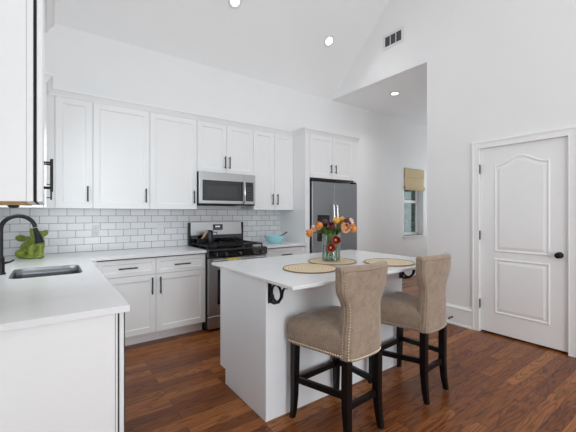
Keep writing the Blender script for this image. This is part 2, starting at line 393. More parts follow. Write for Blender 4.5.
# --- door
dr = MB()
dy_a, dy_b = -2.406, -3.186
XD = XR+.012                    # face of the slab, a little behind the wall face
dr.box(XD, XD+.035, dy_b, dy_a, .019, 2.046, .002)
door = dr.build('door_1', 'trim'); struct(door)
def panel_loop(y0, y1, z0, z1, arch):
    pts = [(y0, z0), (y1, z0), (y1, z1)]
    if arch:
        n = 24
        for k in range(1, n):
            u = k/n; y = y1+(y0-y1)*u
            s = max(0, min(1, (u-.06)/.44)) if u < .5 else max(0, min(1, (1-u-.06)/.44))
            pts.append((y, z1+arch*(s*s*(3-2*s))))
    pts.append((y0, z1))
    return pts
def inset_loop(lp, d):
    out = []; n = len(lp)
    cy = sum(p[0] for p in lp)/n
    for i in range(n):
        a, b, c = Vector(lp[i-1]), Vector(lp[i]), Vector(lp[(i+1) % n])
        e1, e2 = (b-a).normalized(), (c-b).normalized()
        n1, n2 = Vector((-e1.y, e1.x)), Vector((-e2.y, e2.x))
        nn = (n1+n2); nn = nn/max(.3, nn.dot(n1)) if nn.length > 1e-6 else n1
        out.append(tuple(b+nn*d))
    return out
for z0, z1, arch in ((.235, .835, 0), (.905, 1.855, .08)):
    lp = panel_loop(-3.045, -2.547, z0, z1, arch)
    rings = []
    for d, dx in ((0, -.0004), (.007, -.006), (.014, -.0065), (.026, -.001), (.036, -.001), (.058, -.006)):
        rings.append([(XD+dx, p[0], p[1]) for p in inset_loop(lp, d)])
    MB().loft(rings, 'end').build('door_panel', 'trim', door)
kn = MB().lathe([(0, 0), (.031, 0), (.031, .006), (.012, .010), (.010, .028), (.022, .034), (.029, .045), (.027, .058), (.015, .066), (0, .067)], 24, axis='X')
ko = kn.build('door_knob', 'black', door, True); ko.location = (XD, -3.118, .925); ko.rotation_euler = (0, R(180), 0)
for z in (1.82, 1.08, .315):
    MB().tube([(XR-.004, dy_a+.002, z-.05), (XR-.004, dy_a+.002, z+.05)], .0085, 10).build('hinge', 'gap', door)
# jamb + casing
ya, yb = dy_a+.003, dy_b-.003
def U(o, z): return [(ya+o, 0), (ya+o, z+o), (yb-o, z+o), (yb-o, 0)]
def ushape(o0, o1, x0, x1, z=2.049): return MB().prism(U(o1, z)+U(o0, z)[::-1], x0, x1, 'X', .0015)
cs = ushape(.0, .076, XR-.016, XR-.001); b2 = ushape(.058, .0775, XR-.021, XR-.0165); cs._merge(b2.bm); b2 = ushape(.0, .010, XR-.019, XR-.0165); cs._merge(b2.bm)
struct(cs.build('trim_1', 'trim'))
jb = MB()
for a, b in ((dy0-.009, dy0-.0005), (dy1+.0005, dy1+.009)): jb.box(XR+.001, XR+.119, a, b, 0, dzt-.0005)
jb.box(XR+.001, XR+.119, dy1+.0095, dy0-.0095, dzt-.009, dzt-.0005)
struct(jb.build('trim_2', 'trim'))
# baseboards
def bb_prof(s=1): return [(0, 0), (-.024*s, 0), (-.024*s, .018), (-.016*s, .024), (-.016*s, .19), (-.022*s, .195), (-.022*s, .205), (-.010*s, .222), (-.006*s, .232), (0, .232)]
struct(MB().prism([(XR+p[0]-.0005, p[1]) for p in bb_prof()], dy_a+.08, WL, 'Y').build('baseboard_right', 'trim'))
struct(MB().prism([(p[0]-.0005, p[1]) for p in bb_prof()], 3.92, XE, 'X').build('baseboard_back', 'trim'))
struct(MB().prism([(XR+p[0]-.0005, p[1]) for p in bb_prof()], YF, dy_b-.086, 'Y').build('baseboard_front_right', 'trim'))
# outdoors beyond the hall window
struct(MB().box(4, 12, .4, 6, -.2, -.05).build('ground_outdoors', 'concrete'))
struct(MB().box(5, 12, 3.2, 3.4, -.05, 4.0).build('wall_neighbour', 'siding'))
hb = MB()
for k in range(420):
    a = random.random()*2*math.pi; z = random.random()*2.0; rr = .42*(1-.25*z/2.0)*random.random()**.5
    p = Vector((rr*math.cos(a), rr*math.sin(a), z)); q = Matrix.Rotation(random.random()*6, 3, 'Z') @ Matrix.Rotation(random.random()*2, 3, 'X')
    hb.ball(p, (.07, .045, .012), 6, 4, q)
tag(hb.build('shrub', 'hedge', loc=(8.05, 1.3, -.05)), 'green leafy shrub outside the small hall window', 'shrub')

# ================================================================== CABINETS
def shaker(w, h, rail=.057, th=.02):
    """door in the XZ plane, x 0..w, z 0..h, front at y=-th"""
    b = bmesh.new(); bmesh.ops.create_cube(b, size=1)
    for v in b.verts: v.co = Vector((w/2+v.co.x*w, -th/2+v.co.y*th, h/2+v.co.z*h))
    ff = [f for f in b.faces if f.normal.y < -.9]
    bmesh.ops.inset_region(b, faces=ff, thickness=rail, use_even_offset=True)
    bmesh.ops.inset_region(b, faces=ff, thickness=.006, depth=-.009, use_even_offset=True)
    ed = [e for e in b.edges if len(e.link_faces) == 2 and all(abs(v.co.x) < 1e-5 or abs(v.co.x-w) < 1e-5 or abs(v.co.z) < 1e-5 or abs(v.co.z-h) < 1e-5 for v in e.verts) and e.calc_face_angle(0) > 1]
    bmesh.ops.bevel(b, geom=ed, offset=.0018, segments=1, affect='EDGES')
    m = MB(); m._merge(b); return m
def pull(L=.16, vertical=True):
    m = MB(); r = .0065
    for s in (-1, 1):
        p = s*(L/2-.018)
        m.tube([(0, 0, p) if vertical else (p, 0, 0), (0, -.03, p) if vertical else (p, -.03, 0)], .0045, 8)
    a = (0, -.032, -L/2) if vertical else (-L/2, -.032, 0); c = (0, -.032, L/2) if vertical else (L/2, -.032, 0)
    m.tube([a, c], r, 10)
    return m
def add_door(root, x, z, w, h, yf, hx=None, hz=None, mt='cab', hv=True, name='door', L=.16):
    """yf = y of the box face; the door sits in front of it"""
    d = shaker(w, h).build(name, mt, root, loc=(x, yf-.001, z))
    if hx is not None:
        pull(L, hv).build('handle', 'black', d, True, loc=(hx-x, -.02, hz-z))
    return d
def carcass(root, w, depth, z0, z1, yfront, mt='cab', dark=True):
    """closed box; the shade between doors is a separate dark sheet"""
    MB().box(0, w, yfront, yfront+depth, z0, z1, .001).build('body', mt, root)
GAP = .0032
def upper(name, label, x, y, rz, w, z0, z1, depth, doors, hz, group='white shaker upper cabinets', hl=.15, ply=False):
    """doors: list of (x0, x1, handle_x)"""
    root = thing(name, label, 'cabinet', (x, y, 0), rz, group)
    carcass(root, w, depth-.0, z0, z1, -depth)
    if ply: MB().box(.018, w-.018, -depth+.004, -.004, z0-.003, z0-.0005).build('underside', 'ply', root)
    # dark sheet that paints shade into the gaps between doors
    MB().box(.004, w-.004, -depth-.0012, -depth-.0002, z0+.004, z1-.004).build('gap_shade', 'gap', root)
    for a, b, hx in doors:
        add_door(root, a+GAP/2, z0, b-a-GAP, z1-z0-.001, -depth-.001, hx, hz, L=hl)
    return root
UZ0, UZ1 = 1.372, 2.43
UD = .328
hzu = UZ0+.143
upper('upper_cabinet', 'narrow white upper cabinet with one door in the back left corner', .046, -.0005, 0, .308, UZ0, UZ1, UD, [(0, .308, .262)], hzu)
upper('upper_cabinet', 'white upper cabinet with one wide door, left of the two wide single doors', .3545, -.0005, 0, .536, UZ0, UZ1, UD, [(0, .536, .492)], hzu)
upper('upper_cabinet', 'white upper cabinet with one wide door, directly left of the microwave', .891, -.0005, 0, .528, UZ0, UZ1, UD, [(0, .528, .487)], hzu)
upper('upper_cabinet', 'short white two door upper cabinet directly above the microwave', 1.4195, -.0005, 0, .766, 1.822, UZ1, UD, [(0, .383, .352), (.383, .766, .414)], 1.955)
upper('upper_cabinet', 'tall white two door upper cabinet between microwave and refrigerator', 2.186, -.0005, 0, .659, UZ0, UZ1, UD, [(0, .333, .293), (.333, .659, .373)], hzu)
# left run, facing +x
upper('upper_cabinet', 'white upper cabinet on the left wall beyond the sink, seen edge on in the corner', XL+.0005, -.70, 90, .34, UZ0, UZ1, .317, [(0, .34, .05)], hzu)
MB_fill = MB().box(XL+.001, XL+.317, -.359, -.0005, UZ0, UZ1); tag(MB_fill.build('corner_filler', 'cab'), 'plain white filler box closing the corner between the upper cabinets', 'cabinet')
nc = thing('upper_cabinet', 'nearest white upper cabinet at the left edge with a raw wood underside', 'cabinet', (XL+.0005, -2.44, 0), 90, 'white shaker upper cabinets')
MB().box(0, .73, -.281, 0, UZ0, UZ1, .001).build('body', 'cab', nc)
MB().box(0, .73, -.3035, -.2818, UZ0, UZ1, .001).build('face_frame', 'cab', nc)
MB().box(.018, .712, -.277, -.004, UZ0-.003, UZ0-.0005).build('underside', 'ply', nc)
MB().box(.0015, .726, -.3135, -.3038, UZ0+.002, UZ1-.004).build('gap_shade', 'gap', nc)  # dark strip painting the shade between face frame and doors
for a, b, hx in ((0, .365, .325), (.365, .73, .405)):
    add_door(nc, a+GAP/2, UZ0, b-a-GAP, UZ1-UZ0-.001, -.3135, hx, hzu)
# the strip of filler beside the corner door
tag(MB().box(XL+.318, .0455, -UD, -.001, UZ0, UZ1).build('filler_strip', 'cab'), 'narrow white filler strip left of the corner upper cabinet', 'cabinet filler')
# puck under the near cabinet
tag(MB().lathe([(0, 0), (.026, 0), (.026, -.006), (.018, -.014), (0, -.016)], 20, (-.158, -1.78, UZ0-.0035)).build('puck_light', 'black', None, True), 'small black puck fitting under the nearest left upper cabinet', 'light')
# crown moulding (follows the fronts)
def crown_prof(): return [(0, 0), (-.010, 0), (-.014, .012), (-.034, .044), (-.044, .050), (-.046, .066), (0, .066)]
def crown(path):
    rings = [[(x-p[0]*ox, y-p[0]*oy, UZ1+.001+p[1]) for p in crown_prof()] for x, y, ox, oy in path]
    return MB().loft(rings)
cpath = [(3.905, -.617, 0, -1), (2.8465, -.617, -1, -1), (2.8465, -.345, -1, -1), (-.017, -.345, 1, -1), (-.017, -.70, 1, -1), (-.03, -.70, 0, -1), (XL+.002, -.70, 0, -1)]
struct(crown(cpath).build('trim_3', 'trim'))
struct(MB().prism([(-.017-.0-p[0], UZ1+.001+p[1]) for p in crown_prof()], -2.46, -1.64, 'Y').build('trim_5', 'trim'))
# refrigerator surround
fy = -.62
tag(MB().box(2.8465, 2.925, fy, -.0005, 0, UZ1, .0015).build('side_panel', 'cab'), 'tall white side panel standing left of the refrigerator', 'panel')
tag(MB().box(3.868, 3.905, fy+.06, -.0005, 0, UZ1, .0015).build('side_panel', 'cab'), 'narrow white side panel standing right of the refrigerator', 'panel')
fc = thing('upper_cabinet', 'deep white two door upper cabinet above the refrigerator', 'cabinet', (2.926, -.0005, 0), 0, 'white shaker upper cabinets')
carcass(fc, .941, .599, 1.825, UZ1, -.599)
MB().box(.004, .93, -.6002, -.5992, 1.83, UZ1-.004).build('gap_shade', 'gap', fc)  # dark sheet for the shade around these doors
add_door(fc, .004, 1.827, .425, .60, -.600, .386, 1.965, L=.12)
add_door(fc, .433, 1.827, .425, .60, -.600, .478, 1.965, L=.12)
MB().box(.86, .979, -.62, -.600, 1.825, UZ1, .001).build('stile', 'cab', fc)

# base cabinets
def base(name, label, x, y, rz, w, depth, cols, z1=.883, mt='cab', drawer=.165, group='white shaker base cabinets', pl=.16):
    root = thing(name, label, 'cabinet', (x, y, 0), rz, group)
    MB().box(0, w, -depth, 0, .112, z1, .001).build('body', mt, root)
    MB().box(.003, w-.003, -depth+.075, -.02, 0, .112).build('toe_kick', mt, root)
    MB().box(.004, w-.004, -depth-.0012, -depth-.0002, .118, z1-.004).build('gap_shade', 'gap', root)  # dark sheet giving the drawer and door gaps their shade
    for a, b, side in cols:
        dz = z1-.012-drawer
        shk = shaker(b-a-GAP, drawer, .04).build('drawer', mt, root, loc=(a+GAP/2, -depth-.001, dz))
        pull(pl, False).build('handle', 'black', shk, True, loc=((b-a)/2, -.02, drawer/2))
        hx = b-.04 if side == 'r' else a+.04
        add_door(root, a+GAP/2, .114, b-a-GAP, dz-.114-.004, -depth-.001, hx, dz-.114, mt, L=pl)
    return root
base('base_cabinet', 'white base cabinet with two drawers over two doors, left of the range', .3575, -.001, 0, 1.058, .598, [(0, .529, 'r'), (.529, 1.058, 'l')], pl=.17)
base('base_cabinet', 'white base cabinet with drawers between the range and the refrigerator', 2.188, -.001, 0, .657, .598, [(0, .657, 'l')])
tag(MB().box(XL+.001, .356, -.645, -.001, 0, .883, .001).build('corner_cabinet', 'cab'), 'white blind corner base cabinet under the counter bend', 'cabinet')
# left run: sink base + dishwasher + end panel; faces at x=.25
LB = .25-XL
sb = thing('base_cabinet', 'white sink base cabinet under the left counter, seen only edge on', 'cabinet', (XL+.001, -1.79, 0), 90, 'white shaker base cabinets')
bx = MB()
for a in ((0, .018, -LB, 0, .112, .883), (1.122, 1.14, -LB, 0, .112, .883), (0, 1.14, -LB, 0, .112, .13), (0, 1.14, -.018, 0, .112, .883), (0, 1.14, -LB, -LB+.018, .8, .883)): bx.box(*a)
bx.build('body', 'cab', sb); MB().box(.003, 1.137, -LB+.075, -.02, 0, .112).build('toe_kick', 'cab', sb)
MB().box(.004, 1.136, -LB-.0012, -LB-.0002, .118, .879).build('gap_shade', 'gap', sb)  # shade of the sink door gaps as a dark sheet
add_door(sb, .003, .114, .55, .765, -LB-.001, .51, .70); add_door(sb, .557, .114, .55, .765, -LB-.001, .60, .70)
dw = thing('dishwasher', 'dishwasher under the near left counter, its door seen edge on', 'dishwasher', (XL+.001, -2.47, 0), 90)
MB().box(0, .678, -LB+.02, 0, .1, .878).build('body', 'gap', dw)
MB().box(.003, .675, -LB-.0085, -LB+.02, .115, .87).build('gap_fill', 'gap', dw)  # dark slab filling the gap behind the door
MB().box(.001, .677, -LB-.029, -LB-.009, .115, .872, .003).build('door', 'cab', dw)
MB().box(.003, .675, -LB-.0335, -LB-.0295, .118, .869, .002).build('front_panel', 'blackgloss', dw)
MB().box(.02, .66, -LB+.08, -LB+.1, 0, .1).build('toe_kick', 'gap', dw)
ep = thing('end_panel', 'wide white end panel closing the near end of the left counter', 'panel', (0, 0, 0))
MB().box(XL+.001, .238, -2.502, -2.473, 0, .8825, .001).build('panel', 'cab', ep)
MB().box(.2405, .249, -2.500, -2.473, 0, .8825, .001).build('edge_strip', 'cab', ep)
# countertops
hole = rrect(-.208, .192, -1.475, -.978, .06)
ct = MB().sheet([(XL+.001, -2.53), (.294, -2.53), (.294, -.65), (1.4165, -.65), (1.4165, -.0095), (XL+.001, -.0095)], [hole], .884, .914, 'Z', bev=.002)
tag(ct.build('countertop', 'quartz'), 'white quartz L shaped countertop with sink cutout at left', 'countertop')
tag(MB().box(2.1885, 2.8455, -.65, -.0095, .884, .914, .002).build('countertop', 'quartz'), 'short white quartz countertop right of the range', 'countertop')
# sink
sk = thing('kitchen_sink', 'undermount stainless steel sink set in the left countertop', 'sink', (0, 0, 0))
rings = []
for d, z in ((.0045, .907), (.0045, .86), (.006, .74), (.012, .715), (.035, .703), (.10, .70)):
    rings.append([(p[0], p[1], z) for p in rrect(-.210+d, .194-d, -1.477+d, -.976-d, max(.02, .062-d*.3))])
so = MB().loft(rings, 'end').build('basin', 'sink', sk, True)
md = so.modifiers.new('thick', 'SOLIDIFY'); md.thickness = .002; md.offset = 1
MB().lathe([(0, .002), (.042, .002), (.044, .005), (.036, .006), (.03, .003), (0, .003)], 24, (-.005, -1.2, .700)).build('drain', 'chrome', sk, True)
# faucet
fa = thing('faucet', 'matte black gooseneck faucet behind the sink at far left', 'faucet', (-.262, -1.22, .9145))
MB().lathe([(0, 0), (.028, 0), (.028, .008), (.022, .014), (.021, .11), (.015, .118), (0, .118)], 20).build('body', 'black', fa, True)
arc = [(0, 0, .11), (0, 0, .225)]
for k in range(0, 19):
    a = R(180-k*9.6); arc.append((.092+.095*math.cos(a)*.97, 0, .30+.092*math.sin(a)))
arc = [(0, 0, .11), (0, 0, .24)]+[p for p in arc[2:]]
MB().tube(arc, .0138, 14).build('spout', 'black', fa, True)
MB().tube([(.1815, 0, .307), (.193, 0, .27), (.203, 0, .235), (.208, 0, .20)], [.0132, .018, .024, .031], 18).build('spray_head', 'black', fa, True)
MB().tube([(.015, -.012, .075), (.05, -.02, .082), (.072, -.022, .095)], [.009, .006, .005], 10).build('lever', 'black', fa, True)
# green figurine: body from overlapping forms fused by remeshing
fg = MB()
S = 1/110
def P2(x, y, d=0): return ((x-31)*S, d, (259-y)*S)
rt = Matrix.Rotation(R(-40), 3, 'Y')
fg.ball(P2(26.3, 250.5, .01), (.066, .062, .078)); fg.ball(P2(30.5, 245.5), (.056, .056, .088), rot=Matrix.Rotation(R(32), 3, 'Y')); fg.ball(P2(36.5, 245, -.005), (.062, .056, .075))
fg.ball(P2(38, 236.8, -.02), (.058, .05, .050)); fg.ball(P2(41.5, 239.5, -.05), (.03, .035, .024))
fg.ball(P2(30.5, 231.8, 0), (.020, .016, .024)); fg.ball(P2(44.5, 234, .0), (.024, .016, .032), rot=Matrix.Rotation(R(25), 3, 'Y'))
fg.tube([P2(32, 236, 0), P2(30.5, 232, 0)], [.026, .016], 10)
for x, d in ((34.3, -.045), (41.2, -.02)):
    fg.tube([P2(x, 246, d), P2(x, 252, d-.005), P2(x, 257.6, d-.008)], [.034, .028, .026], 12); fg.ball(P2(x+.5, 257.5, d-.018), (.036, .038, .018))
fg.ball(P2(23.8, 254.5, -.05), (.048, .034, .040)); fg.ball(P2(27.5, 257.0, -.065), (.05, .028, .020))
fig = thing('animal_figurine', 'green glazed seated animal figurine behind the faucet', 'figurine', (-.125, -.30, .9175), -35.95)
o = fg.build('body', 'green', fig, True)
def fuse(o, vs=.006):
    md = o.modifiers.new('fuse', 'REMESH'); md.mode = 'VOXEL'; md.voxel_size = vs; md.use_smooth_shade = True
    md = o.modifiers.new('smooth', 'SMOOTH'); md.iterations = 2
fuse(o)
eb = MB().ball(P2(18, 239.8, .02), (.056, .018, .031), rot=Matrix.Rotation(R(4), 3, 'Y')); eb.tube([P2(22, 240, .02), P2(28, 241, .01)], [.022, .03], 10)
o = eb.build('ear', 'green', fig, True); fuse(o, .005)
# outlets
for x, z, lb in ((.415, 1.137, 'left'), (1.088, 1.159, 'right')):
    ot = thing('wall_outlet', 'white outlet plate on the tiles, %s' % ('farther from the range, under the left wide door' if lb == 'left' else 'nearer the range'), 'outlet', (x, -.009, z), 0, 'outlets on the backsplash')
    MB().box(-.036, .036, -.006, -.0005, -.058, .058, .002).build('plate', 'plastic', ot)
    for s in (-1, 1):
        sk2 = MB().box(-.015, .015, -.008, -.0062, s*.026-.017, s*.026+.017, .0015).build('socket', 'plastic', ot)
        m = MB()
        for q in (-.006, .006): m.box(q-.001, q+.001, -.0086, -.0081, s*.026-.004, s*.026+.006)
        m.build('slot', 'gap', sk2)

# ================================================================== MICROWAVE
mw = thing('microwave', 'stainless over the range microwave mounted under the short cabinet', 'microwave', (1.4225, -.001, 0))
MB().box(0, .757, -.384, 0, 1.423, 1.8195, .002).build('body', 'gap', mw)
md_ = MB().box(0, .585, -.409, -.3845, 1.44, 1.816, .004).build('door', 'steel', mw)
MB().box(.040, .572, -.4115, -.4092, 1.478, 1.722, .001).build('door_glass', 'blackgloss', md_)
MB().box(.085, .505, -.4128, -.4117, 1.515, 1.665, .001).build('window', mat('microwave_mesh', '3a3a3c', .25), md_)
hm = MB().tube([(.578, -.412, 1.725), (.580, -.445, 1.70), (.582, -.452, 1.58), (.580, -.445, 1.475), (.578, -.412, 1.45)], [.009, .012, .013, .012, .009], 12)
hm.build('handle', 'chrome', md_, True)
cpn = MB().box(.5865, .757, -.409, -.3845, 1.44, 1.816, .004).build('control_panel', 'steel', mw)
MB().box(.612, .728, -.4115, -.4092, 1.478, 1.722, .001).build('keypad', 'blackgloss', cpn)
MB().box(.63, .71, -.4122, -.4116, 1.685, 1.705).build('display', mat('dim_display', '24313a', .2), cpn)
kp = MB()
for i in range(3):
    for j in range(5): kp.box(.632+i*.028, .650+i*.028, -.4121, -.4116, 1.50+j*.034, 1.518+j*.034)
kp.build('buttons', mat('keypad_marks', '46484a', .4), cpn)
MB().box(.005, .752, -.405, -.38, 1.4235, 1.4395, .002).build('vent_strip', 'gap', mw)
MB().box(.55, .66, -.36, -.22, 1.419, 1.4228).build('task_light', 'plastic', mw)

# ================================================================== RANGE
rg = thing('gas_range', 'stainless and black gas range between the base cabinets', 'range', (1.4205, -.012, 0))
W = .761
MB().box(0, W, -.63, 0, .03, .90, .002).build('body', 'black', rg)
MB().box(0, W, -.645, -.07, .9005, .918, .003).build('cooktop', 'blackgloss', rg)
MB().box(0, W, -.69, -.6305, .828, .915, .006).build('control_panel', 'blackgloss', rg)
for i, x in enumerate((.085, .2, .38, .56, .675)):
    k = MB().lathe([(0, 0), (.024, 0), (.024, .006), (.018, .010), (.017, .030), (0, .032)], 18, axis='Y').build('control_knob', 'black', rg, True, loc=(x, -.6905, .862))
    MB().box(-.003, .003, -.034, -.030, -.014, .014).build('pointer', 'steel', k)
od = MB().box(.004, W-.004, -.672, -.6305, .185, .824, .006).build('oven_door', 'steel', rg)
MB().box(.11, W-.11, -.6745, -.6722, .30, .69, .002).build('window', 'blackgloss', od)
hh = MB().tube([(.04, -.722, .800), (W-.04, -.722, .800)], .013, 14)
for x in (.07, W-.07): hh.tube([(x, -.672, .800), (x, -.722, .800)], .009, 10)
hh.build('handle', 'steel', od, True)
MB().box(.004, W-.004, -.672, -.6305, .035, .178, .006).build('storage_drawer', 'steel', rg)
for x in (.04, W-.04):
    for y in (-.58, -.05): MB().tube([(x, y, 0), (x, y, .031)], .015, 10).build('foot', 'black', rg)
bk = MB().prism([(-.06, .905), (-.075, 1.0), (-.06, 1.0), (-.06, 1.03), (-.045, 1.212), (0, 1.212), (0, .905)], 0.02, W-.02, 'X', .002).build('backguard', 'steel', rg)
MB().prism([(-.071, .9185), (-.076, 1.0), (-.062, 1.045), (-.060, 1.035), (-.060, .9185)], .02, W-.02, 'X').build('backguard_trim', 'blackgloss', bk)
MB().box(0, .0195, -.066, 0, .919, 1.205, .003).build('end_cap', 'black', bk); MB().box(W-.0195, W, -.066, 0, .919, 1.205, .003).build('end_cap', 'black', bk)
ds = MB().box(.32, .455, -.062, -.047, 1.105, 1.180, .002).build('display', 'blackgloss', bk)
dg = MB()
for i in range(4): dg.box(.352+i*.017, .364+i*.017, -.0628, -.0621, 1.142, 1.160)
dg.build('digits', 'digits', ds)
dg = MB()
for i in range(5): dg.box(.335+i*.022, .348+i*.022, -.0628, -.0621, 1.115, 1.124)
dg.build('buttons', mat('panel_marks', '8a8c8e', .4), ds)
for i, (x0, x1) in enumerate(((.02, .255), (.263, .498), (.506, .741))):
    g = MB()
    zt = .955
    for y in (-.60, -.355, -.335, -.09): g.box(x0, x1, y-.006, y+.006, zt-.014, zt, .002)
    for x in (x0+.006, (x0+x1)/2, x1-.006): g.box(x-.006, x+.006, -.606, -.084, zt-.012, zt+.002, .002)
    for x in (x0+.006, x1-.006):
        for y in (-.60, -.345, -.09): g.box(x-.006, x+.006, y-.006, y+.006, .9185, zt-.005)
    for y in (-.475, -.21):
        for a in range(4):
            q = R(45+90*a); cx = (x0+x1)/2
            g.tube([(cx+.03*math.cos(q), y+.03*math.sin(q), zt+.001), (cx+.10*math.cos(q), y+.10*math.sin(q), zt-.004)], .005, 6)
    g.build('grate', 'iron', rg)
for x in (.137, .62):
    for y in (-.475, -.21):
        MB().lathe([(0, .0), (.05, 0), (.05, .008), (.036, .010), (.036, .018), (0, .020)], 20, (x, y, .9185)).build('burner', 'iron', rg, True)
MB().lathe([(0, .0), (.05, 0), (.05, .008), (.036, .010), (.036, .018), (0, .020)], 20, (.38, -.345, .9185)).build('burner', 'iron', rg, True)
# things on the range
kt = thing('kettle', 'dark tapered metal pot standing on the rear left burner', 'pot', (1.63, -.215, .958))
MB().lathe([(0, 0), (.056, 0), (.058, .006), (.050, .08), (.043, .138), (.044, .143), (.040, .143), (.038, .13), (0, .12)], 28).build('body', 'pot', kt, True)
MB().lathe([(0, .148), (.038, .146), (.043, .1435), (.0435, .150), (.02, .157), (0, .158)], 24).build('lid', 'black', kt, True)
MB().tube([(.045, -.01, .13), (.085, -.03, .125), (.09, -.035, .07), (.055, -.015, .04)], .006, 8).build('handle', 'black', kt, True)
pn = thing('saucepan', 'small black pan with a pale wooden handle on the left rear grate', 'pan', (1.515, -.27, .958))
MB().lathe([(0, 0), (.055, 0), (.062, .01), (.066, .06), (.063, .06), (.058, .012), (0, .008)], 26).build('body', 'iron', pn, True)
MB().tube([(.0, .02, .05), (.03, .0, .10), (.062, -.02, .152)], [.012, .012, .010], 10).build('handle', 'wood', pn, True)
# towel on the oven handle
tw = MB()
def cloth(y, z0, z1, x0, x1, n=12):
    pass
prof = [(-.739, .53), (-.740, .775), (-.7385, .800), (-.734, .812), (-.722, .8175), (-.710, .812), (-.7055, .800), (-.7045, .775), (-.703, .60)]
rings = []
for k in range(9):
    x = .205+k*.0205; wv = .003*math.sin(k*1.7)
    rings.append([(x, p[0]-(.002+wv if p[1] < .77 and p[0] < -.72 else 0), p[1]) for p in prof])
b = MB(); bb = bmesh.new(); RR = [[bb.verts.new(p) for p in r] for r in rings]
for a, c in zip(RR, RR[1:]):
    for k in range(len(prof)-1): bb.faces.new((a[k], a[k+1], c[k+1], c[k]))
b._merge(bb)
to = b.build('dish_towel', 'towel', None, True, loc=(1.4205, -.012, 0)); tag(to, 'yellow dish towel folded over the oven door handle', 'towel')
sm = to.modifiers.new('thick', 'SOLIDIFY'); sm.thickness = .003; sm.offset = 1
# bowl on the right counter
bw = thing('mixing_bowl', 'turquoise bowl on the counter right of the range', 'bowl', (2.50, -.38, .9145))
MB().lathe([(0, 0), (.075, 0), (.08, .006), (.115, .04), (.138, .085), (.142, .105), (.138, .107), (.133, .088), (.11, .045), (.07, .012), (0, .010)], 36).build('body', 'teal', bw, True)
MB().lathe([(.139, .098), (.147, .101), (.148, .106), (.143, .110), (.137, .107)], 36).build('rim', 'teal', bw, True)
sp = MB().tube([(-.02, .02, .035), (.05, .0, .075), (.12, -.03, .118), (.175, -.05, .15)], [.008, .008, .009, .011], 10)
sp.ball((-.02, .02, .032), (.03, .02, .008))
tag(sp.build('spoon', 'spoon', None, True, loc=(2.50, -.38, .9145)), 'dark grey spoon leaning in the turquoise bowl', 'spoon')

# ================================================================== REFRIGERATOR
fr = thing('refrigerator', 'dark stainless side by side refrigerator beside the tall white panel', 'refrigerator', (2.945, 0, 0))
MB().box(0, .915, -.585, -.03, .02, 1.765, .004).build('body', 'black', fr)
ld = MB().box(.003, .408, -.645, -.588, .05, 1.772, .008, 2).build('door', 'fridge', fr)
rd = MB().box(.414, .912, -.645, -.588, .05, 1.772, .008, 2).build('door', 'fridge', fr)
for o, x in ((ld, .380), (rd, .447)):
    MB().tube([(x, -.645, 1.47), (x, -.685, 1.44), (x, -.698, 1.20), (x, -.698, .95), (x, -.685, .66), (x, -.645, .63)], [.009, .0125, .013, .013, .0125, .009], 12).build('handle', 'chrome', o, True)
dp = MB().sheet([(.10, .93), (.325, .93), (.325, 1.30), (.10, 1.30)], [[(.125, .96), (.30, .96), (.30, 1.18), (.125, 1.18)]], -.652, -.6455, 'Y', bev=.001).build('dispenser', 'blackgloss', ld)
MB().box(.125, .30, -.6462, -.6452, .96, 1.18).build('recess', 'gap', dp)
MB().box(.02, .895, -.60, -.56, .0, .05).build('grille', 'black', fr)
hg = MB(); hg.box(.0, .08, -.63, -.56, 1.7725, 1.80, .003); hg.box(.835, .912, -.63, -.56, 1.7725, 1.80, .003)
hg.build('hinge_cover', 'black', fr)

# ================================================================== ISLAND
IX0, IX1, IYF, IYB = 1.112, 2.535, -2.362, -1.683
il = thing('island_cabinet', 'white kitchen island base with plain panels standing on the wood floor', 'island', (0, 0, 0))
MB().prism([(IYF, 0), (IYF, .891), (IYB, .891), (IYB, .112), (IYB-.093, .112), (IYB-.093, 0)], IX0, IX0+.02, 'X', .001).build('end_panel', 'isl', il)
MB().prism([(IYF, 0), (IYF, .891), (IYB, .891), (IYB, .112), (IYB-.093, .112), (IYB-.093, 0)], IX1-.02, IX1, 'X', .001).build('end_panel', 'isl', il)
MB().box(IX0+.021, IX1-.021, IYF+.001, IYB-.02, .112, .890).build('body', 'isl', il)
MB().box(IX0+.021, IX1-.021, IYF+.001, IYB-.093, 0, .112).build('toe_kick', 'isl', il)
MB().box(IX0, IX1, IYF-.006, IYF, 0, .891, .001).build('back_panel', 'isl', il)
n3 = 3; dwid = (IX1-IX0-.044)/n3
for i in range(n3):
    dd = shaker(dwid-.004, .55).build('door', 'isl', il, loc=(IX0+.022+(i+1)*dwid-.002, IYB-.0195, .118)); dd.rotation_euler = (0, 0, R(180))
    pull().build('handle', 'black', dd, True, loc=(.05, -.02, .45))
    dd = shaker(dwid-.004, .2, .04).build('drawer', 'isl', il, loc=(IX0+.022+(i+1)*dwid-.002, IYB-.0195, .675)); dd.rotation_euler = (0, 0, R(180))
    pull(.16, False).build('handle', 'black', dd, True, loc=(dwid/2, -.02, .1))
tag(MB().box(1.100, 2.775, -2.669, -1.532, .892, .914, .004, 2).build('countertop', 'quartz'), 'white quartz island countertop overhanging towards the bar stools', 'countertop')
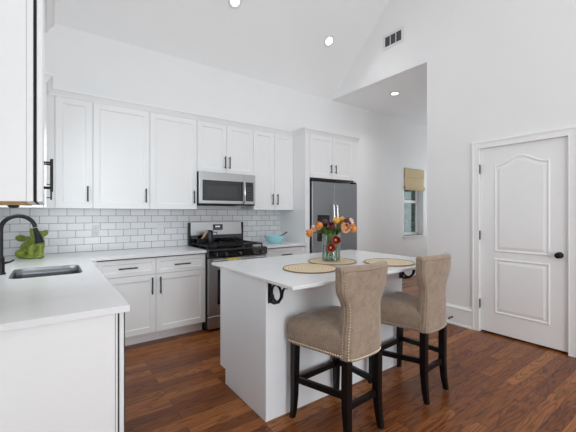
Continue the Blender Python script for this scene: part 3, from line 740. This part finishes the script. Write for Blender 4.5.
def bracket(x, label):
    m = MB()
    r = thing('shelf_bracket', label, 'bracket', (x, IYF-.0065, .8915), 0, 'iron brackets under the island overhang')
    MB().box(-.014, .014, -.006, 0, -.140, 0, .002).build('wall_plate', 'black', r)
    MB().box(-.014, .014, -.215, -.0065, -.007, -.0005, .002).build('top_plate', 'black', r)
    ring = [(0, -.078+.052*math.cos(2*math.pi*k/24), -.062+.052*math.sin(2*math.pi*k/24)) for k in range(25)]
    m.tube(ring, .0085, 10, False)
    cur = [(0, -.012, -.125), (0, -.05, -.128), (0, -.10, -.112), (0, -.135, -.075), (0, -.145, -.035), (0, -.17, -.012), (0, -.20, -.010)]
    m.tube(cur, [.011, .011, .010, .009, .008, .007, .006], 10)
    m.ball((0, -.03, -.09), .014, 10, 8); m.ball((0, -.018, -.118), .016, 10, 8)
    m.tube([(0, -.008, -.06), (0, -.028, -.062)], .008, 8)
    m.build('scroll', 'black', r, True)
bracket(1.14, 'black scroll bracket under the island overhang, near corner left of the stools')
bracket(2.505, 'black scroll bracket under the island overhang, far end between the stools')
# placemats
def placemat(x, y, label, r=.205):
    o = thing('placemat', label, 'placemat', (x, y, .9145), 0, 'round woven placemats on the island')
    MB().lathe([(0, .0), (r-.006, .0), (r-.006, .005), (r*.6, .006), (0, .006)], 56).build('mat', 'rattan', o, True)
    MB().tube([((r-.004)*math.cos(2*math.pi*k/56), (r-.004)*math.sin(2*math.pi*k/56), .0042) for k in range(57)], .0042, 8, False).build('border', 'rim', o, True)
placemat(1.565, -2.262, 'round woven placemat nearest the left corner of the island')
placemat(1.945, -2.095, 'round woven placemat under the glass vase of tulips')
placemat(2.285, -2.415, 'round woven placemat between the two stool backs at the island front')

# ================================================================== VASE AND TULIPS
VX, VY, VZ = 1.952, -2.078, .922
vs = thing('glass_vase', 'clear glass cylinder vase holding tulips on the middle placemat', 'vase', (VX, VY, VZ))
MB().lathe([(0, 0), (.074, 0), (.078, .004), (.078, .225), (.0765, .227), (.074, .225), (.074, .014), (0, .012)], 40).build('glass', 'glass', vs, True)
MB().lathe([(0, .0125), (.0735, .0145), (.0735, .135), (0, .135)], 40).build('water', 'water', vs, True)
fwd = Vector((math.sin(R(35.955)), math.cos(R(35.955)), 0)); rgt = Vector((math.cos(R(35.955)), -math.sin(R(35.955)), 0))
CAMP = Vector((0, -4.14, 1.324)); ZV = (Vector((VX, VY, 0))-Vector((0, -4.14, 0))).dot(fwd)
def at(px, py, dz):
    z = ZV+dz
    return CAMP+fwd*z+rgt*((px-288)*z/329.574)+Vector((0, 0, (213.361-py)*z/329.574))
def bloom(mb, c, d, r, openn, mbp=None):
    """cup of six petals along direction d"""
    d = d.normalized(); a = d.cross(Vector((.3, .2, 1))).normalized(); b2 = d.cross(a)
    prof = [(.05, 0), (.62, .18), (.95, .55), (1.0, .95), (.86+openn*.35, 1.45), (.62+openn*.75, 1.85)]
    for k in range(6):
        th0 = k*math.pi/3+(.0 if k % 2 else .1); off = .06 if k % 2 else -.04
        bb = bmesh.new(); rows = []
        for j, (pr, pz) in enumerate(prof):
            wd = [.15, .58, .66, .62, .5, .12][j]
            row = []
            for i in range(5):
                s = (i-2)/2; th = th0+s*wd
                rr = r*(pr+off)*(1-.06*abs(s)); zz = r*(pz-.12*s*s*(j/5))
                row.append(bb.verts.new(c+a*(rr*math.cos(th))+b2*(rr*math.sin(th))+d*zz))
            rows.append(row)
        for p, q in zip(rows, rows[1:]):
            for i in range(4): bb.faces.new((p[i], p[i+1], q[i+1], q[i]))
        mb._merge(bb)
TUL = [  # px, py, depth, colour, size, openness, label
 (309.8, 233.0, -.02, 't_orange', .030, .1, 'orange tulip drooping farthest left from the vase'),
 (314.6, 228.3, .05, 't_pink', .027, .1, 'pale pink tulip at the left between two orange ones'),
 (319.2, 226.0, -.03, 't_orange', .032, .1, 'large orange tulip in the left part of the bouquet'),
 (325.2, 223.3, .03, 't_dark', .030, .15, 'dark purple tulip left of centre in the bouquet'),
 (331.0, 226.3, -.05, 't_maroon', .030, .2, 'maroon tulip in the middle front of the bouquet'),
 (336.2, 221.2, .02, 't_yellow', .030, .1, 'golden orange tulip at the top middle of the bouquet'),
 (342.0, 220.6, .04, 't_yellow', .029, .1, 'yellow orange tulip at the top right of the bouquet'),
 (346.6, 222.4, -.03, 't_dark', .031, .2, 'dark maroon tulip high at the right of the bouquet'),
 (350.0, 221.8, .05, 't_pink', .028, .1, 'pale pink tulip at the upper right edge of the bouquet'),
 (345.6, 228.6, -.07, 't_peach', .037, .5, 'large open peach tulip at the right front of the bouquet'),
 (352.8, 228.6, .0, 't_orange', .031, .1, 'orange tulip farthest right in the bouquet'),
 (339.0, 225.0, .06, 't_pink', .022, .1, 'small pink tulip behind the middle of the bouquet'),
 (335.6, 240.0, -.098, 't_red', .032, .7, 'open red tulip hanging in front of the vase rim'),
 (330.6, 247.6, -.098, 't_red', .029, .9, 'open red tulip with yellow centre against the vase glass'),
]
neck = Vector((VX, VY, VZ+.225))
for i, (px, py, dz, colr, r, op, lb) in enumerate(TUL):
    c = at(px, py, dz)
    root = thing('tulip', lb, 'tulip', (VX, VY, VZ+.03), 0, 'tulips in the glass vase')
    O = Vector((VX, VY, VZ+.03)); c0 = c-O
    hang = i >= 12
    ang = i*2.4
    b0 = Vector((.045*math.cos(ang+3.1), .045*math.sin(ang+3.1), 0.0))
    n0 = neck-O; out = (c0-n0); oh = Vector((out.x, out.y, 0))
    rim_pt = n0+oh.normalized()*min(.055, oh.length*.8)
    if hang: dd = -fwd*1.0+Vector((0, 0, -.05))
    elif i == 9: dd = -fwd*.8+Vector((0, 0, .6))
    else: dd = (oh*2.2+Vector((0, 0, .14 if c0.z > n0.z+.03 else -.02))).normalized()
    dd = dd.normalized(); base_pt = c0-dd*r*.9
    if hang:
        pts = [b0, n0*.5+b0*.5, rim_pt+Vector((0, 0, .012)), rim_pt+oh.normalized()*.035+Vector((0, 0, .005)), base_pt+Vector((0, 0, .012))+fwd*.004, base_pt]
    else:
        mid = (rim_pt+base_pt)/2+Vector((0, 0, .012))
        pts = [b0, (b0+rim_pt)/2, rim_pt, mid, base_pt]
    # smooth the stem
    def cat(P, n=5):
        o = []
        for k in range(len(P)-1):
            p0, p1, p2, p3 = P[max(k-1, 0)], P[k], P[k+1], P[min(k+2, len(P)-1)]
            for j in range(n):
                t_ = j/n; o.append(.5*((2*p1)+(p2-p0)*t_+(2*p0-5*p1+4*p2-p3)*t_**2+(3*p1-p0-3*p2+p3)*t_**3))
        return o+[P[-1]]
    MB().tube(cat([Vector(p) for p in pts]), .0038, 7).build('stem', 'stem', root, True)
    m = MB(); bloom(m, base_pt, dd, r*1.1, op); bo = m.build('bloom', colr, root, True)
    bo.modifiers.new('thick', 'SOLIDIFY').thickness = .0012
    if op > .4:
        m = MB(); m.ball(base_pt+dd*r*.9, (r*.3, r*.3, r*.3), 10, 8); m.build('pistil', 'pistil', bo, True)
    # one or two blade leaves
    for q in range(2 if hang else 4):
        la = random.uniform(0, 2*math.pi); ld_ = Vector((math.cos(la), math.sin(la), 0)); sd = Vector((-ld_.y, ld_.x, 0))
        L_ = random.uniform(.03, .10); hi = random.uniform(.05, .105); z0_ = random.uniform(.02, .12)
        bs = ld_*random.uniform(.01, .05); up_ = n0.z+hi-z0_
        bb = bmesh.new(); rows = []
        for j in range(9):
            u = j/8; wd = .021*math.sin(math.pi*min(1, u*.88+.12))*(.7+.5*u)
            v_ = max(0, u-.45)/.55
            p = bs+ld_*(.02*u+L_*v_*v_)+Vector((0, 0, z0_+up_*(1-(1-u)**1.5)-.03*v_**3))
            lim = .066
            h_ = Vector((p.x, p.y, 0))
            if p.z < n0.z and h_.length > lim: h_ = h_.normalized()*lim; p = Vector((h_.x, h_.y, p.z))
            rows.append([bb.verts.new(p-sd*wd), bb.verts.new(p+ld_*-.004), bb.verts.new(p+sd*wd)])
        for a, c_ in zip(rows, rows[1:]):
            for k in range(2): bb.faces.new((a[k], a[k+1], c_[k+1], c_[k]))
        m = MB(); m._merge(bb); m.build('leaf', 'leaf', root, True)

# ================================================================== BAR STOOLS
def make_stool(label):
    root = thing('bar_stool', label, 'bar stool', (0, 0, 0), 0, 'taupe bar stools at the island')
    # seat: rounded trapezoid, crowned
    def plan(ins, yf=.235, yr=-.215, hf=.232, hr=.160, rc=.05, n=5):
        yf -= ins; yr += ins; hf -= ins; hr -= ins; out = []
        cor = [((hf-rc), yf-rc, 0, rc), (-(hf-rc), yf-rc, 90, rc), (-(hr-rc*.8), yr+rc*.8, 180, rc*.8), ((hr-rc*.8), yr+rc*.8, 270, rc*.8)]
        for k, (cx, cy, a0, rr) in enumerate(cor):
            for j in range(n+1):
                a = R(a0+90*j/n); out.append((cx+rr*math.cos(a), cy+rr*math.sin(a)))
            nx = cor[(k+1) % 4]; a = R(a0+90); p = out[-1]
            q = (nx[0]+nx[3]*math.cos(R(nx[2])), nx[1]+nx[3]*math.sin(R(nx[2])))
            for t_ in (.25, .5, .75): out.append((p[0]+(q[0]-p[0])*t_, p[1]+(q[1]-p[1])*t_))
        return out
    rings = []
    for ins, z in ((.03, .492), (.006, .494), (0, .505), (-.004, .55), (-.006, .60), (.002, .632), (.022, .652), (.06, .664), (.12, .671)):
        rings.append([(p[0], p[1], z+.006*math.sin(p[0]*30+p[1]*12)*(1 if z > .62 else 0)) for p in plan(ins)])
    MB().loft(rings).build('seat', 'velvet', root, True)
    # back
    lev = [(.488, .136, -.238, .035), (.492, .154, -.247, .045), (.52, .160, -.249, .05), (.58, .158, -.249, .052), (.66, .153, -.249, .052), (.74, .148, -.251, .052), (.79, .150, -.254, .052),
           (.815, .159, -.257, .052), (.838, .174, -.259, .052), (.862, .192, -.262, .052), (.888, .204, -.265, .052), (.92, .209, -.268, .052), (.95, .212, -.271, .051), (.985, .214, -.276, .050), (1.012, .216, -.278, .048), (1.024, .213, -.275, .04), (1.029, .20, -.268, .026)]
    def curve(z, u):
        c = .012+.045*max(0, (z-.70)/.33); k = .030*max(0, min(1, (.95-z)/.3))
        return c*u*u+k*abs(u)**7
    def bxo(z): return .006*(z-.5)/.5-.006
    def ring(z, hw, yr, th, n=14):
        out = []; o = bxo(z)
        for k in range(n+1):
            u = -1+2*k/n; out.append((o+hw*u, yr+curve(z, u), z))
        out.append((o+hw*1.012, yr+curve(z, 1)+th*.4, z))
        for k in range(n+1):
            u = 1-2*k/n; out.append((o+hw*u*.985, yr+th+curve(z, u)*.9+.004, z))
        out.append((o-hw*1.012, yr+curve(z, 1)+th*.4, z))
        return out
    bo = MB().loft([ring(*l) for l in lev]).build('backrest', 'velvet', root, True)
    # nail heads round the rear face of the back, and along the seat's lower edge
    def interp(z):
        for a, b_ in zip(lev, lev[1:]):
            if a[0] <= z <= b_[0]:
                t_ = (z-a[0])/(b_[0]-a[0]); return [a[k]+(b_[k]-a[k])*t_ for k in range(4)]
        return lev[-1]
    def rearpt(z, u):
        _, hw, yr, th = interp(z)
        return (bxo(z)+hw*u, yr+curve(z, u)-.001, z)
    for s in (-1, 1):
        m = MB(); z = .505
        while z < 1.0:
            m.ball(rearpt(z, .935*s), .0058, 6, 4); z += .0165
        m.build('nailhead_trim', 'nail', bo, True); m = MB()
        for z_ in [.51+.0145*k for k in range(35)]:     # the outer row on the side face
            _, hw, yr, th = interp(z_)
            if z_ < 1.0: m.ball((bxo(z_)+s*(hw*1.010), yr+curve(z_, 1)+th*.42, z_), .0036, 6, 4)
        m.build('nailhead_trim', 'nail', bo, True)
    m = MB()
    for k in range(25):
        m.ball(rearpt(1.004, -.93+1.86*k/24), .0058, 6, 4)
    m.build('nailhead_trim', 'nail', bo, True)
    m = MB(); pl = plan(-.003)
    tot = 0; step = .0165; acc = 0
    for a, b_ in zip(pl, pl[1:]+pl[:1]):
        L_ = math.dist(a, b_)
        while acc < L_:
            t_ = acc/L_; p = (a[0]+(b_[0]-a[0])*t_, a[1]+(b_[1]-a[1])*t_)
            if p[1] > -.17: m.ball((p[0], p[1], .512), .0058, 6, 4)
            acc += step
        acc -= L_
    m.build('nailhead_trim', 'nail', root.children[0], True)
    m = MB()
    for k in range(22): m.ball(rearpt(.505, -.93+1.86*k/21), .0058, 6, 4)
    m.build('nailhead_trim', 'nail', bo, True)
    # legs: square section, tapering, sabre curved
    def leg(pts, ws):
        rings = []
        for (x, y, z), w_ in zip(pts, ws):
            h = w_/2; rings.append([(x-h, y-h, z), (x+h, y-h, z), (x+h, y+h, z), (x-h, y+h, z)])
        return MB().loft(rings)
    for sx in (-1, 1):
        pts = [(sx*.197, .185, .493), (sx*.197, .19, .30), (sx*.198, .192, .15), (sx*.202, .196, .06), (sx*.206, .202, .008)]
        l = leg(pts, (.044, .042, .037, .032, .028)).build('leg', 'legwood', root)
        MB().tube([(sx*.206, .202, 0), (sx*.206, .202, .009)], .013, 10).build('foot_glide', 'chrome', l, True)
        pts = [(sx*.142, -.200, .493), (sx*.142, -.198, .35), (sx*.142, -.198, .22), (sx*.144, -.207, .10), (sx*.147, -.222, .008)]
        l = leg(pts, (.044, .044, .042, .036, .030)).build('leg', 'legwood', root)
        MB().tube([(sx*.147, -.222, 0), (sx*.147, -.222, .009)], .013, 10).build('foot_glide', 'chrome', l, True)
        st = MB()
        a, b_ = Vector((sx*.197, .17, .262)), Vector((sx*.143, -.178, .285)); h = .018
        st.loft([[(p.x-.011, p.y, p.z-h), (p.x+.011, p.y, p.z-h), (p.x+.011, p.y, p.z+h), (p.x-.011, p.y, p.z+h)] for p in (a, b_)])
        st.build('stretcher', 'legwood', root)
    MB().box(-.177, .177, .181, .203, .225, .262, .002).build('stretcher', 'legwood', root)
    MB().box(-.121, .121, -.209, -.187, .205, .242, .002).build('stretcher', 'legwood', root)
    return root
s1 = make_stool('taupe nailhead bar stool nearer the camera, at the left of the island')
s1.location = (1.492, -2.622, 0); s1.rotation_euler.z = R(3.2)
s2 = copy_tree(s1); s2['label'] = 'taupe nailhead bar stool farther from the camera, towards the white door'
s2.location = (2.245, -2.626, 0); s2.rotation_euler.z = R(4.5)

# ================================================================== SMALL FIXTURES
# woven shade in the hall window
rs = thing('roman_shade', 'woven tan roman shade hanging in the small hall window', 'window shade', (wx0+.006, 0, 0))
MB().box(0, wx1-wx0-.012, -.012, -.004, 1.86, 2.27, .001).build('panel', 'shade', rs)
MB().box(0, wx1-wx0-.012, -.024, -.0125, 2.08, 2.27, .002).build('valance', 'shade', rs)
for k in range(3): MB().box(-.004, wx1-wx0-.008, -.03-.008*k, -.0125-.008*k, 1.815+.012*k, 1.90-.01*k, .003).build('fold', 'shade', rs)
# vent grille on the gable
vg = thing('air_vent', 'white air vent grille high on the gable wall', 'vent', (XR-.001, -1.252, 3.783))
MB().sheet([(-.17, -.105), (.17, -.105), (.17, .105), (-.17, .105)], [[(-.135, -.07), (-.052, -.07), (-.052, .07), (-.135, .07)], [(-.042, -.07), (.042, -.07), (.042, .07), (-.042, .07)], [(.052, -.07), (.135, -.07), (.135, .07), (.052, .07)]], -.008, -.001, 'X', bev=.001).build('frame', 'plastic', vg)
MB().box(-.0012, -.0004, -.15, .15, -.08, .08).build('backing', 'gap', vg)
for k in range(3):
    m = MB(); c0 = (-.0935, 0, .0935)[k]
    for j in range(8): m.box(-.007, -.002, c0-.041, c0+.041, -.066+.018*j, -.060+.018*j)
    m.build('louvers', mat('vent_louver', '77797b', .5), vg)
# recessed downlights
def downlight(loc, rot, label, power):
    d = thing('downlight', label, 'ceiling light', loc); d.rotation_euler = rot
    d['group'] = 'recessed ceiling lights'
    MB().lathe([(.052, -.001), (.085, -.001), (.086, -.005), (.060, -.009), (.052, -.004)], 32).build('trim_ring', 'plastic', d, True)
    MB().lathe([(0, -.003), (.053, -.003), (.053, -.001), (0, -.001)], 32).build('lens', 'lamp', d, True)
    l = bpy.data.lights.new('downlight_lamp', 'AREA'); l.shape = 'DISK'; l.size = .1; l.energy = power; l.color = (.97, .98, 1); l.spread = R(130)
    lo = bpy.data.objects.new('downlight_lamp', l); C.objects.link(lo); lo.parent = d; lo.location = (0, 0, -.012)
pitch = math.atan(SL)
for i, (x, y) in enumerate(DOWN):
    downlight((x, y, ZC-SL*y-.001), (-pitch, 0, 0), 'bright recessed light on the sloped ceiling, %s' % ('upper left at the picture top' if i == 0 else 'nearer the gable vent'), 2.2)
downlight((HALL[0], HALL[1], ZC-.001), (0, 0, 0), 'bright recessed light in the flat hall ceiling', 5)
for x, y, lb in [(1.0, -3.4, 'nearer the kitchen and the left wall'), (2.8, -3.4, 'nearer the kitchen and the door wall'), (1.0, -5.4, 'nearer the rear windows and the left wall'), (2.8, -5.4, 'nearer the rear windows and the door wall')]:  # unseen downlights added to brighten the lower kitchen
    downlight((x, y, ZTOP-.001), (0, 0, 0), 'added unseen fill light in the high flat ceiling, '+lb, 4)
# door stop on the baseboard
dsn = thing('door_stop', 'small black door stop on the baseboard beside the door', 'door stop', (XR-.0245, -2.10, .085))
MB().tube([(0.0075, 0, 0), (-.012, 0, 0), (-.06, 0, -.003)], [.011, .006, .006], 10).build('rod', 'black', dsn, True)
MB().tube([(-.06, 0, -.003), (-.075, 0, -.004)], [.010, .009], 10).build('tip', 'black', dsn, True)
